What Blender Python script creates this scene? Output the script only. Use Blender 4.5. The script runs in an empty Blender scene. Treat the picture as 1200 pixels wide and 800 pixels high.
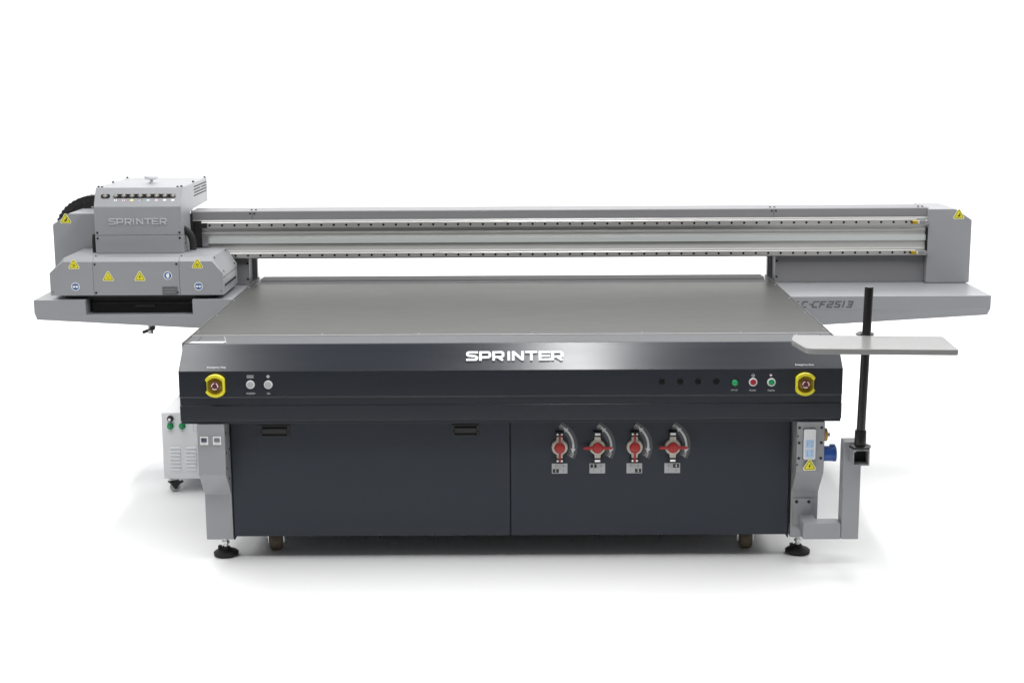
import bpy, bmesh, math, random
from mathutils import Matrix, Vector
random.seed(7)
S = bpy.context.scene
COL = S.collection
PI = math.pi

# ------------------------------------------------------------------ camera
cam_d = bpy.data.cameras.new("camera")
cam = bpy.data.objects.new("camera", cam_d)
COL.objects.link(cam)
R_ = Vector((0.99997703, 0.00395716, -0.00550203))
U_ = Vector((0.00466889, 0.18622955, 0.98249517))
W_ = Vector((-0.00491253, 0.98249829, -0.1862068))
cam.matrix_world = Matrix(((R_.x, U_.x, -W_.x, 0.0407), (R_.y, U_.y, -W_.y, -6.5035), (R_.z, U_.z, -W_.z, 2.2614), (0, 0, 0, 1)))
cam_d.sensor_width = 36
cam_d.lens = 1785.48 * 36 / 1200
cam_d.clip_end = 200
S.camera = cam

# ------------------------------------------------------------------ exposure
S.view_settings.view_transform = 'Standard'
S.view_settings.look = 'None'
S.view_settings.exposure = 0
S.view_settings.gamma = 1
try:
    S.cycles.use_denoising = True
    S.cycles.max_bounces = 8
except Exception:
    pass

# ------------------------------------------------------------------ world: a plain grey studio
wd = bpy.data.worlds.new("World")
S.world = wd
wd.use_nodes = True
bg = wd.node_tree.nodes["Background"]
bg.inputs[0].default_value = (0.98, 0.99, 1.0, 1)
bg.inputs[1].default_value = 0.22

# ------------------------------------------------------------------ studio lamps, with added fills
def area(name, loc, target, sx, sy, power, col=(1, 1, 1)):
    l = bpy.data.lights.new(name, 'AREA')
    l.shape = 'RECTANGLE'; l.size = sx; l.size_y = sy; l.energy = power; l.color = col
    o = bpy.data.objects.new(name, l)
    COL.objects.link(o)
    o.location = loc
    d = Vector(target) - Vector(loc)
    o.rotation_euler = d.to_track_quat('-Z', 'Y').to_euler()
    return o
area("ceiling_softbox", (0.42, 0.2, 4.6), (0.42, 0.2, 0), 0.31, 3.4, 104)
area("ceiling_softbox", (-2.28, 0.2, 4.6), (-2.28, 0.2, 0), 0.40, 3.4, 42)
area("ceiling_softbox", (4.1, 0.2, 4.8), (3.6, 0.2, 0), 3.4, 4.4, 80)
area("ceiling_softbox", (-4.6, 0.2, 4.8), (-4.0, 0.2, 0), 3.4, 4.4, 60)
area("overhead_softbox", (0, 3.0, 5.4), (0, 2.4, 0), 12, 2.4, 190)  # added lamp, softens the machine's shadow on the floor
area("background_softbox", (0, 5.6, 5.6), (0, 6.4, 0.0), 16, 2.0, 700)  # added out-of-frame lamp, keeps the backdrop white
area("floor_softbox", (0, -2.9, 5.2), (0, -2.6, 0), 9, 1.2, 185)  # added out-of-frame lamp, keeps the front floor white

# ------------------------------------------------------------------ materials
MATS = {}
def mat(name, col, rough=0.5, metal=0.0, spec=0.5, coat=0.0, bump=0.0, bscale=400, rvar=0.0, rscale=(1, 1, 1), cvar=0.0, emit=None):
    m = bpy.data.materials.new(name)
    m.use_nodes = True
    nt = m.node_tree
    b = nt.nodes["Principled BSDF"]
    b.inputs['Base Color'].default_value = (*col, 1)
    b.inputs['Roughness'].default_value = rough
    b.inputs['Metallic'].default_value = metal
    b.inputs['Specular IOR Level'].default_value = spec
    b.inputs['Coat Weight'].default_value = coat
    b.inputs['Coat Roughness'].default_value = 0.12
    tc = nt.nodes.new('ShaderNodeTexCoord')
    if bump:
        n = nt.nodes.new('ShaderNodeTexNoise'); n.inputs['Scale'].default_value = bscale
        n.inputs['Detail'].default_value = 2
        bp = nt.nodes.new('ShaderNodeBump'); bp.inputs['Strength'].default_value = bump
        bp.inputs['Distance'].default_value = 0.001
        nt.links.new(tc.outputs['Object'], n.inputs['Vector'])
        nt.links.new(n.outputs['Fac'], bp.inputs['Height'])
        nt.links.new(bp.outputs['Normal'], b.inputs['Normal'])
    if rvar or cvar:
        mp = nt.nodes.new('ShaderNodeMapping'); mp.inputs['Scale'].default_value = rscale
        n = nt.nodes.new('ShaderNodeTexNoise'); n.inputs['Scale'].default_value = 1
        n.inputs['Detail'].default_value = 5; n.inputs['Roughness'].default_value = 0.65
        nt.links.new(tc.outputs['Object'], mp.inputs['Vector'])
        nt.links.new(mp.outputs['Vector'], n.inputs['Vector'])
        if rvar:
            mr = nt.nodes.new('ShaderNodeMapRange')
            mr.inputs['From Min'].default_value = 0.3; mr.inputs['From Max'].default_value = 0.7
            mr.inputs['To Min'].default_value = max(0.02, rough - rvar); mr.inputs['To Max'].default_value = rough + rvar
            nt.links.new(n.outputs['Fac'], mr.inputs['Value'])
            nt.links.new(mr.outputs['Result'], b.inputs['Roughness'])
        if cvar:
            mx = nt.nodes.new('ShaderNodeMix'); mx.data_type = 'RGBA'
            mx.inputs[6].default_value = (*[c * (1 - cvar) for c in col], 1)
            mx.inputs[7].default_value = (*[min(1, c * (1 + cvar)) for c in col], 1)
            nt.links.new(n.outputs['Fac'], mx.inputs[0])
            nt.links.new(mx.outputs[2], b.inputs['Base Color'])
    MATS[name] = m
    return m
mat('grey_paint', (0.285, 0.290, 0.303), 0.36, bump=0.12, bscale=500, rvar=0.05, rscale=(3, 3, 3), cvar=0.03)
mat('beam_paint', (0.218, 0.218, 0.227), 0.45, bump=0.1, bscale=500, cvar=0.03, rscale=(2, 2, 2))
mat('slate_paint', (0.023, 0.0285, 0.0385), 0.45, spec=0.30, bump=0.08, bscale=450, cvar=0.12, rvar=0.05, rscale=(2, 3, 3))
mat('slate_gloss', (0.013, 0.0165, 0.0235), 0.24, spec=0.62, rvar=0.02, rscale=(1.0, 14, 14), cvar=0.04)
mat('bed_metal', (0.056, 0.0555, 0.052), 0.36, metal=0.0, spec=0.33, rvar=0.03, rscale=(1.0, 2.0, 3), cvar=0.06, bump=0.03, bscale=250)
mat('bed_trim', (0.095, 0.097, 0.102), 0.5, spec=0.3)
mat('rear_paint', (0.13, 0.13, 0.133), 0.5, spec=0.25)
mat('bright_trim', (0.7, 0.7, 0.71), 0.35, metal=0.3)
mat('rail_steel', (0.54, 0.53, 0.52), 0.42, metal=0.8)
mat('aluminium', (0.50, 0.50, 0.49), 0.45, metal=0.35, rvar=0.04, rscale=(0.6, 12, 12), cvar=0.04)
mat('encoder_tape', (0.50, 0.53, 0.52), 0.5)
mat('black_plastic', (0.012, 0.012, 0.012), 0.45, cvar=0.1, rscale=(30, 30, 30))
mat('black_pole', (0.010, 0.009, 0.009), 0.3, rvar=0.05, rscale=(20, 20, 2))
mat('rubber', (0.012, 0.011, 0.011), 0.7, bump=0.3, bscale=200)
mat('screw_black', (0.01, 0.01, 0.01), 0.5)
mat('void', (0.004, 0.004, 0.004), 0.9)
mat('gap', (0.01, 0.01, 0.011), 0.8)
mat('zinc', (0.6, 0.6, 0.6), 0.3, metal=1.0)
mat('white_enamel', (0.74, 0.755, 0.77), 0.35, cvar=0.02, rscale=(4, 4, 4))
mat('white_plastic', (0.72, 0.73, 0.73), 0.4)
mat('white_ink', (0.82, 0.83, 0.84), 0.45)
mat('letter_white', (0.88, 0.89, 0.91), 0.4)
mat('pale_ink', (0.42, 0.43, 0.44), 0.5)
mat('grey_ink', (0.095, 0.097, 0.105), 0.5)
mat('black_ink', (0.02, 0.02, 0.02), 0.5)
mat('yellow_sign', (0.72, 0.66, 0.02), 0.45)
mat('cream_edge', (0.75, 0.74, 0.5), 0.5)
mat('yellow_plastic', (0.74, 0.66, 0.03), 0.33)
mat('ochre_plastic', (0.42, 0.30, 0.02), 0.45)
mat('button_maroon', (0.10, 0.018, 0.018), 0.35)
mat('pink_ink', (0.8, 0.62, 0.6), 0.5)
mat('blue_sign', (0.03, 0.11, 0.30), 0.45)
mat('blue_plastic', (0.015, 0.075, 0.32), 0.35)
mat('pale_blue', (0.42, 0.58, 0.78), 0.4)
mat('brass', (0.60, 0.40, 0.03), 0.3, metal=0.7)
mat('amber_plastic', (0.50, 0.30, 0.06), 0.4)
mat('green_lens', (0.006, 0.26, 0.085), 0.25)
mat('red_lens', (0.30, 0.012, 0.018), 0.3)
mat('valve_red', (0.30, 0.012, 0.011), 0.35)
mat('valve_body', (0.52, 0.48, 0.41), 0.4, cvar=0.1, rscale=(30, 30, 30))
mat('grey_button', (0.42, 0.42, 0.43), 0.4)
mat('dark_lens', (0.003, 0.003, 0.003), 0.7, spec=0.2)
mat('emboss', (0.48, 0.485, 0.49), 0.35)
mat('caster_rubber', (0.10, 0.075, 0.05), 0.6, cvar=0.3, rscale=(30, 30, 30))
mat('lcd_dark', (0.05, 0.055, 0.09), 0.2)
mat('lcd_grey', (0.17, 0.18, 0.19), 0.2)
mat('sticker_smoke', (0.058, 0.060, 0.064), 0.3)
mat('arrow_ink', (0.55, 0.56, 0.57), 0.4)
mat('label_grey', (0.40, 0.40, 0.41), 0.45)
mat('id_plate', (0.17, 0.17, 0.175), 0.35, metal=0.5, cvar=0.15, rscale=(90, 90, 90))
mat('shelf_paint', (0.25, 0.25, 0.247), 0.25, cvar=0.02, rscale=(3, 3, 3))
mat('floor_white', (0.90, 0.90, 0.90), 0.7)
mat('studio_floor', (0.16, 0.16, 0.16), 0.7)
mat('gauge_glass', (0.22, 0.21, 0.19), 0.35, metal=0.3)
mat('yellow_ink', (0.85, 0.75, 0.35), 0.5)
mat('cyan_ink', (0.5, 0.72, 0.78), 0.5)
mat('pinkish_ink', (0.75, 0.55, 0.66), 0.5)

# ------------------------------------------------------------------ mesh builder
def frame(o, u, v):
    u = Vector(u).normalized(); v = Vector(v).normalized(); n = u.cross(v)
    return Matrix(((u.x, v.x, n.x, o[0]), (u.y, v.y, n.y, o[1]), (u.z, v.z, n.z, o[2]), (0, 0, 0, 1)))
def front(x, y, z):            # a vertical face looking at the camera: local x right, local y up, local z outwards
    return frame((x, y, z), (1, 0, 0), (0, 0, 1))
class MB:
    def __init__(s): s.v = []; s.f = []; s.m = []; s.mats = []; s.M = Matrix.Identity(4); s.screws = []
    def mi(s, m):
        if m not in s.mats: s.mats.append(m)
        return s.mats.index(m)
    def add(s, vs, fs, m):
        b = len(s.v); k = s.mi(m)
        s.v += [tuple(s.M @ Vector(p)) for p in vs]
        for f in fs: s.f.append([b + i for i in f]); s.m.append(k)
        return s
    def box(s, x0, x1, y0, y1, z0, z1, m):
        v = [(x, y, z) for z in (z0, z1) for y in (y0, y1) for x in (x0, x1)]
        return s.add(v, [(0, 2, 3, 1), (4, 5, 7, 6), (0, 1, 5, 4), (2, 6, 7, 3), (0, 4, 6, 2), (1, 3, 7, 5)], m)
    def prism(s, pts, a, b, m, axis='z'):
        # pts: polygon in the two axes left after `axis` (in xyz order), extruded from a to b
        n = len(pts)
        def P(p, t): return {'x': (t, p[0], p[1]), 'y': (p[0], t, p[1]), 'z': (p[0], p[1], t)}[axis]
        v = [P(p, a) for p in pts] + [P(p, b) for p in pts]
        return s.add(v, [tuple(range(n))[::-1], tuple(range(n, 2 * n))] + [(i, (i + 1) % n, n + (i + 1) % n, n + i) for i in range(n)], m)
    def cyl(s, c, r, h, m, axis='z', n=24, r2=None):
        r2 = r if r2 is None else r2
        v = []
        for k, (rr, t) in enumerate(((r, 0), (r2, h))):
            for i in range(n):
                a = 2 * PI * i / n; p, q = rr * math.cos(a), rr * math.sin(a)
                v.append({'z': (c[0] + p, c[1] + q, c[2] + t), 'y': (c[0] + p, c[1] + t, c[2] + q), 'x': (c[0] + t, c[1] + p, c[2] + q)}[axis])
        return s.add(v, [tuple(range(n))[::-1], tuple(range(n, 2 * n))] + [(i, (i + 1) % n, n + (i + 1) % n, n + i) for i in range(n)], m)
    def ring(s, c, ro, ri, z0, z1, m, a0=0, a1=360, n=32):
        full = abs(a1 - a0) >= 360
        k = n if full else n + 1
        v = []
        for i in range(k):
            a = math.radians(a0 + (a1 - a0) * i / n); ca, sa = math.cos(a), math.sin(a)
            for r, z in ((ri, z0), (ro, z0), (ro, z1), (ri, z1)): v.append((c[0] + r * ca, c[1] + r * sa, z))
        f = []
        for i in range(n):
            j = (i + 1) % k
            for q in range(4): f.append((4 * i + q, 4 * i + (q + 1) % 4, 4 * j + (q + 1) % 4, 4 * j + q))
        if not full: f += [(0, 3, 2, 1), (4 * n, 4 * n + 1, 4 * n + 2, 4 * n + 3)]
        return s.add(v, f, m)
    def lathe(s, prof, m, c=(0, 0, 0), n=32):     # profile (r, z) round local z
        v = []
        for r, z in prof:
            for i in range(n):
                a = 2 * PI * i / n; v.append((c[0] + r * math.cos(a), c[1] + r * math.sin(a), c[2] + z))
        f = []
        for k in range(len(prof) - 1):
            for i in range(n): f.append((k * n + i, k * n + (i + 1) % n, (k + 1) * n + (i + 1) % n, (k + 1) * n + i))
        f += [tuple(range(n))[::-1], tuple((len(prof) - 1) * n + i for i in range(n))]
        return s.add(v, f, m)
    def stroke(s, pts, t, z0, z1, m):             # mitred flat polyline, extruded
        P = [Vector((p[0], p[1])) for p in pts]; L = []; Rr = []
        for i, p in enumerate(P):
            d0 = (P[i] - P[i - 1]).normalized() if i else None
            d1 = (P[i + 1] - P[i]).normalized() if i < len(P) - 1 else None
            if d0 is None: d0 = d1
            if d1 is None: d1 = d0
            n0 = Vector((-d0.y, d0.x)); n1 = Vector((-d1.y, d1.x)); nn = (n0 + n1)
            if nn.length < 1e-6: nn = n0
            nn.normalize(); k = t / 2 / max(0.4, nn.dot(n0))
            L.append(p + nn * k); Rr.append(p - nn * k)
        n = len(P)
        v = [(a.x, a.y, z0) for a in L] + [(a.x, a.y, z0) for a in Rr] + [(a.x, a.y, z1) for a in L] + [(a.x, a.y, z1) for a in Rr]
        f = []
        for i in range(n - 1):
            f += [(2 * n + i, 3 * n + i, 3 * n + i + 1, 2 * n + i + 1), (i, i + 1, n + i + 1, n + i), (i, 2 * n + i, 2 * n + i + 1, i + 1), (n + i, n + i + 1, 3 * n + i + 1, 3 * n + i)]
        f += [(0, n, 3 * n, 2 * n), (n - 1, 3 * n - 1, 4 * n - 1, 2 * n - 1)]
        return s.add(v, f, m)
    def tube(s, pts, r, m, n=14):
        P = [Vector(p) for p in pts]; v = []; up = None
        for i, p in enumerate(P):
            d = (P[min(i + 1, len(P) - 1)] - P[max(i - 1, 0)]).normalized()
            if up is None:
                up = Vector((0, 0, 1)) if abs(d.z) < 0.9 else Vector((1, 0, 0))
            a = d.cross(up).normalized(); up = a.cross(d).normalized()
            for k in range(n):
                t = 2 * PI * k / n; v.append(tuple(p + (a * math.cos(t) + up * math.sin(t)) * r))
        f = [(k * n + i, k * n + (i + 1) % n, (k + 1) * n + (i + 1) % n, (k + 1) * n + i) for k in range(len(P) - 1) for i in range(n)]
        f += [tuple(range(n))[::-1], tuple((len(P) - 1) * n + i for i in range(n))]
        return s.add(v, f, m)
    def screw(s, x, y, r=0.007, h=0.004, m='screw_black'):   # in the current frame; each screw becomes an object
        s.screws.append((s.M.copy(), x, y, r, h)); return s
    def screw_now(s, x, y, r, h, m='screw_black'):
        return s.lathe([(r, -0.001), (r, h * 0.6), (r * 0.7, h), (r * 0.35, h), (r * 0.3, h * 0.4)], m, (x, y, 0), 12)
    def build(s, name, parent=None, bevel=0.0, smooth=False, loc=None):
        for (M, x, y, r, h) in s.screws:
            q = MB(); q.M = M; q.screw_now(x, y, r, h)
            q.build('screw', parent)
        if not s.v: return None
        me = bpy.data.meshes.new(name)
        me.from_pydata(s.v, [], s.f)
        for m in s.mats: me.materials.append(MATS[m])
        for p, k in zip(me.polygons, s.m): p.material_index = k
        bm = bmesh.new(); bm.from_mesh(me)
        bmesh.ops.recalc_face_normals(bm, faces=bm.faces)
        bm.to_mesh(me); bm.free()
        if smooth:
            for p in me.polygons: p.use_smooth = True
            try: me.set_sharp_from_angle(angle=math.radians(40))
            except Exception: pass
        o = bpy.data.objects.new(name, me)
        COL.objects.link(o)
        if parent: o.parent = parent
        if bevel:
            b = o.modifiers.new("bevel", 'BEVEL'); b.width = bevel; b.segments = 2; b.limit_method = 'ANGLE'; b.angle_limit = math.radians(25)
        return o
def thing(name, label, cat, group=None):
    o = bpy.data.objects.new(name, None); COL.objects.link(o)
    o['label'] = label; o['category'] = cat
    if group: o['group'] = group
    return o
def lab(o, t): o['label'] = t; return o

# ------------------------------------------------------------------ lettering
def SP(w): return {
 'S': [[(w, .9), (.22, .9), (.1, .8), (.1, .63), (.22, .53), (w - .22, .47), (w - .1, .37), (w - .1, .2), (w - .22, .1), (0, .1)]],
 'P': [[(.1, 0), (.1, .9), (w - .22, .9), (w - .1, .79), (w - .1, .48), (w - .22, .36), (.22, .36)]],
 'R': [[(.1, 0), (.1, .9), (w - .22, .9), (w - .1, .79), (w - .1, .5), (w - .22, .39), (.22, .39)], [(w - .55, .36), (w - .1, .0)]],
 'N': [[(.1, 0), (.1, 1)], [(.12, .93), (w - .12, .07)], [(w - .1, 0), (w - .1, 1)]],
 'T': [[(0, .9), (w, .9)], [(w / 2, 0), (w / 2, .82)]],
 'E': [[(w, .9), (.1, .9), (.1, .1), (w, .1)], [(.2, .5), (w - .08, .5)]],
 'I': [[(.14, 0), (.14, 1)]],
 'C': [[(w, .9), (.2, .9), (.1, .8), (.1, .2), (.2, .1), (w, .1)]],
 'F': [[(.1, 0), (.1, .9), (w, .9)], [(.2, .5), (w - .15, .5)]],
 '-': [[(.2, .5), (.62, .5)]],
 '2': [[(0, .9), (w - .1, .9), (w - .1, .52), (.1, .48), (.1, .1), (w, .1)]],
 '5': [[(w, .9), (.1, .9), (.1, .54), (w - .1, .46), (w - .1, .1), (0, .1)]],
 '1': [[(.0, .86), (.22, .9), (.22, 0)]],
 '3': [[(0, .9), (w - .1, .9), (w - .1, .1), (0, .1)], [(.2, .5), (w - .2, .5)]],
}
def letters(mb, text, x0, y0, h, adv, m, z0, z1, th=.2, w=1.3, wide=None, shear=0.0):
    """adv: list of left edges (m) per letter"""
    for ch, ax in zip(text, adv):
        g = SP(w)[ch]
        for k, pl in enumerate(g):
            pts = [(x0 + ax + p[0] * h * (wide or 1) + shear * p[1] * h, y0 + p[1] * h) for p in pl]
            mb.stroke(pts, th * h, z0, z1 + k * 0.0002, m)
def tiny_text(mb, x, y, w, h, m, n=6, z=0.0006):
    """a line of lettering too small to read in the photograph: short vertical and horizontal strokes"""
    st = w / n
    for i in range(n):
        cx = x - w / 2 + st * (i + .5)
        k = random.choice((0, 1, 2))
        a = st * .34
        if k == 0: mb.stroke([(cx - a, y - h / 2), (cx - a, y + h / 2), (cx + a, y + h / 2)], h * .22, 0, z, m)
        elif k == 1: mb.stroke([(cx + a, y + h / 2), (cx - a, y + h * .1), (cx + a, y - h / 2)], h * .22, 0, z, m)
        else: mb.stroke([(cx - a, y + h / 2), (cx - a, y - h / 2), (cx + a, y - h / 2), (cx + a, y)], h * .22, 0, z, m)
def font_text(mb, txt, x, y, size, m, z=0.0, depth=0.0005):
    cu = bpy.data.curves.new("lettering", 'FONT'); cu.body = txt; cu.size = size; cu.extrude = depth
    cu.align_x = 'CENTER'; cu.align_y = 'CENTER'
    ob = bpy.data.objects.new("lettering", cu); COL.objects.link(ob)
    dg = bpy.context.evaluated_depsgraph_get(); dg.update()
    me = bpy.data.meshes.new_from_object(ob.evaluated_get(dg))
    mb.add([(v.co.x + x, v.co.y + y, v.co.z + z + depth) for v in me.vertices], [tuple(p.vertices) for p in me.polygons], m)
    bpy.data.objects.remove(ob); bpy.data.curves.remove(cu); bpy.data.meshes.remove(me)

# warning triangle and mandatory round labels, in the local frame of mb
def triangle(F, kind, size, parent):
    mb = MB(); mb.M = F
    def tri(r, k=0.16):
        P = []
        for i in range(3):
            a = PI / 2 + i * 2 * PI / 3
            for d in (-k, k): P.append((r * math.cos(a + d), r * math.sin(a + d)))
        return P
    r = size * .62
    mb.prism(tri(r), 0, 0.0006, 'cream_edge'); mb.prism(tri(r * .86), 0.0006, 0.0010, 'yellow_sign')
    mb.prism(tri(r * .80, .1), 0.0010, 0.0013, 'black_ink'); mb.prism(tri(r * .70, .1), 0.0013, 0.0017, 'yellow_sign')
    q = r * .3
    if kind == 'bolt': mb.prism([(.25 * q, 1.2 * q), (-.55 * q, -.1 * q), (-.05 * q, -.1 * q), (-.3 * q, -1.1 * q), (.55 * q, .25 * q), (.08 * q, .25 * q), (.5 * q, 1.2 * q)], .0016, .0022, 'black_ink')
    elif kind == 'sun':
        mb.ring((0, -.1 * q), .55 * q, .3 * q, .0016, .0022, 'black_ink', n=16)
        for i in range(8):
            a = i * PI / 4; mb.stroke([(.7 * q * math.cos(a), -.1 * q + .7 * q * math.sin(a)), (1.0 * q * math.cos(a), -.1 * q + 1.0 * q * math.sin(a))], .14 * q, .0016, .0022, 'black_ink')
    elif kind == 'heat':
        for d in (-.5, 0, .5): mb.stroke([((d - .1) * q, -.4 * q), ((d + .12) * q, 0), ((d - .12) * q, .3 * q), ((d + .05) * q, .75 * q)], .16 * q, .0016, .0022, 'ochre_plastic')
        mb.stroke([(-.9 * q, -.65 * q), (.9 * q, -.65 * q)], .16 * q, .0016, .0022, 'ochre_plastic')
    elif kind == 'hand':
        mb.prism([(-.9 * q, -.5 * q), (.1 * q, -.75 * q), (.75 * q, -.2 * q), (.8 * q, .4 * q), (.45 * q, 1.0 * q), (.15 * q, .85 * q), (.2 * q, .35 * q), (-.35 * q, -.05 * q)], .0016, .0022, 'black_ink')
        mb.stroke([(-1.0 * q, -.75 * q), (1.0 * q, -.75 * q)], .14 * q, .0016, .0023, 'black_ink')
        mb.stroke([(.3 * q, .8 * q), (.6 * q, 1.2 * q)], .2 * q, .0018, .0024, 'black_ink')
    return mb.build('warning_label', parent)
def round_label(F, kind, r, parent):
    mb = MB(); mb.M = F
    mb.cyl((0, 0, 0), r, .0006, 'white_ink', n=32); mb.cyl((0, 0, .0006), r * .84, .0004, 'blue_sign', n=32)
    if kind == 'goggles':
        for d in (-.34, .34): mb.cyl((d * r, -.05 * r, .001), .26 * r, .0005, 'white_ink', n=16)
        mb.stroke([(-.75 * r, 0), (.75 * r, 0)], .16 * r, .001, .0013, 'white_ink')
        mb.stroke([(-.4 * r, .5 * r), (0, .62 * r), (.4 * r, .5 * r)], .12 * r, .001, .0013, 'pale_ink')
    else:
        mb.prism([(-.1 * r, -.6 * r), (.28 * r, -.55 * r), (.4 * r, .1 * r), (.3 * r, .6 * r), (.05 * r, .6 * r), (0, .45 * r), (-.25 * r, .5 * r), (-.4 * r, .15 * r), (-.4 * r, -.2 * r)], .001, .0016, 'white_ink')
    return mb.build('safety_label', parent)

# ================================================================== setting: seamless white studio floor
mb = MB()
prof = [(-2.3, 0), (7.0, 0)] + [(7.0 + 2.0 * math.sin(a), 2.0 - 2.0 * math.cos(a)) for a in [i * PI / 2 / 16 for i in range(1, 17)]] + [(9.0, 7.5)]
vs = []; fs = []
for (y, z) in prof: vs += [(-18, y, z), (18, y, z)]
for i in range(len(prof) - 1): fs.append((2 * i, 2 * i + 1, 2 * i + 3, 2 * i + 2))
mb.add(vs, fs, 'floor_white')
fl = mb.build('floor', smooth=True); fl['kind'] = 'structure'
mb = MB(); mb.box(-18, 18, -16, 7, -.05, -.004, 'studio_floor'); fl = mb.build('ground'); fl['kind'] = 'structure'  # unseen dark floor past the paper, added to darken reflections in front faces

# ================================================================== THE PRINTER
PR = thing('flatbed_printer', 'huge grey and slate flatbed printer with a long gantry beam and white SPRINTER lettering', 'printer')

# ---------------------------------------------------------------- bed
mb = MB()
mb.box(-1.449, 1.449, .305, 1.875, .955, 1.004, 'bed_metal')
bed = mb.build('bed', PR, bevel=.0015)
mb = MB()     # front strip and thin side edging
mb.prism([(.125, .97), (.125, 1.001), (.302, 1.001), (.302, .97)], -1.40, 1.40, 'bed_trim', 'x')
mb.box(-1.449, 1.449, .3025, .3048, .99, 1.0062, 'bright_trim')
o = mb.build('edge_trim', bed, bevel=.001)
for s in (-1, 1):
    mb = MB(); mb.prism([(s * 1.402, .130), (s * 1.449, .130), (s * 1.449, .300), (s * 1.344 if 0 else s * 1.402, .300)], .97, 1.0012, 'bed_trim', 'z')
    mb.prism([(s * 1.275, .135), (s * 1.43, .135), (s * 1.42, .175), (s * 1.268, .175)], 1.0013, 1.0026, 'bright_trim', 'z')
    mb.stroke([(s * 1.26, .13), (s * 1.30, .30)], .003, 1.0012, 1.0018, 'label_grey')
    mb.build('corner_plate', bed)
mb = MB()
mb.prism([(1.876, .95), (1.876, 1.004), (1.882, 1.0075), (1.888, .996), (2.02, .994), (2.03, 1.004), (2.155, 1.006), (2.155, .95)], -1.425, 1.425, 'rear_paint', 'x')
mb.build('rear_rail', bed, bevel=.001)
for q in (-1, 1):
    mb = MB(); mb.box(min(q * 1.4495, q * 1.456), max(q * 1.4495, q * 1.456), .125, 2.155, .90, 1.0055, 'bed_trim')
    mb.build('side_rail', bed)
for x, y in [(q * 1.44, y) for q in (-1, 1) for y in (.40, .85, 1.30, 1.75)] + [(x, .335) for x in (-.86, -.42, .1, .6, 1.05)]:
    mb = MB(); mb.cyl((x, y, 1.004), .0048, .002, 'label_grey', n=10); mb.build('locating_pin', bed)
mb = MB(); mb.box(-1.40, 1.40, .16, 2.10, .70, .955, 'slate_paint')
for s in (-1, 1): mb.box(min(s * 1.401, s * 1.445), max(s * 1.401, s * 1.445), .2, 1.50, .66, .90, 'beam_paint')
mb.build('table_frame', bed)

# ---------------------------------------------------------------- front fascia
mb = MB()
prof = [(0, .786), (0, .902), (.121, 1.0), (.135, 1.0), (.135, .69), (.0, .679), (0, .7475), (.006, .7495), (.006, .784)]
mb.prism(prof, -1.45, 1.45, 'slate_gloss', 'x')
mb.box(-1.4485, 1.4485, .01, .16, .664, .6795, 'slate_paint')
fascia = mb.build('front_fascia', PR, bevel=.0025)
SL = frame((0, 0, .902), (1, 0, 0), (0, .777, .629))     # the sloping face
mb = MB(); mb.M = SL
adv = [(x - 100) / 8.571 / 265 for x in (100, 230, 362, 508, 556, 690, 823, 950)]
letters(mb, 'SPRINTER', -.193, .050, .052, adv, 'letter_white', .0005, .0065, th=.215, w=1.05, wide=.93)
mb.build('nameplate_lettering', fascia)
for x in (.661, .741, .819, .899):
    mb = MB(); mb.M = front(0, 0, 0); mb.lathe([(.0135, 0), (.0135, .0015), (.011, .003), (.004, .0035)], 'dark_lens', (x, .848, 0), 24)
    mb.build('blank_plug', fascia)
F0 = front(0, 0, 0)
for M, x, y, w, h, ink, n in ((SL, -1.285, .022, .052, .008, 'pale_ink', 14), (SL, 1.284, .022, .052, .008, 'pale_ink', 14),
        (F0, -1.136, .803, .040, .007, 'pale_ink', 9), (F0, -1.058, .803, .014, .007, 'pale_ink', 3), (F0, .979, .808, .030, .006, 'pale_ink', 6),
        (F0, 1.059, .807, .030, .006, 'pale_ink', 7), (F0, 1.139, .807, .030, .006, 'pale_ink', 7)):
    mb = MB(); mb.M = M
    if n == 14: font_text(mb, 'Emergency Stop', x, y, .0125, 'white_ink', .0003, .0004)
    else: tiny_text(mb, x, y, w, h, ink, n)
    mb.build('caption_print', fascia)
mb = MB(); mb.M = F0
for k in range(3): mb.stroke([(-1.151, .873 + k * .005), (-1.121, .873 + k * .005)], .0026, 0, .0006, 'pale_ink')
mb.build('symbol_print', fascia)
mb = MB(); mb.M = F0
mb.prism([(-1.058 + .009 * math.cos(a), .878 + .009 * math.sin(a)) for a in (0, PI / 2, PI, 1.5 * PI)], 0, .0006, 'pale_ink'); mb.build('symbol_print', fascia)
mb = MB(); mb.M = F0
mb.ring((1.059, .873), .007, .004, 0, .0006, 'pale_ink', -230, 50, 16); mb.stroke([(1.059, .872), (1.059, .882)], .0022, 0, .0006, 'pale_ink'); mb.build('symbol_print', fascia)
mb = MB(); mb.M = F0; mb.cyl((1.136, .874, 0), .005, .0006, 'pink_ink', n=12); mb.build('symbol_print', fascia)

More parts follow.
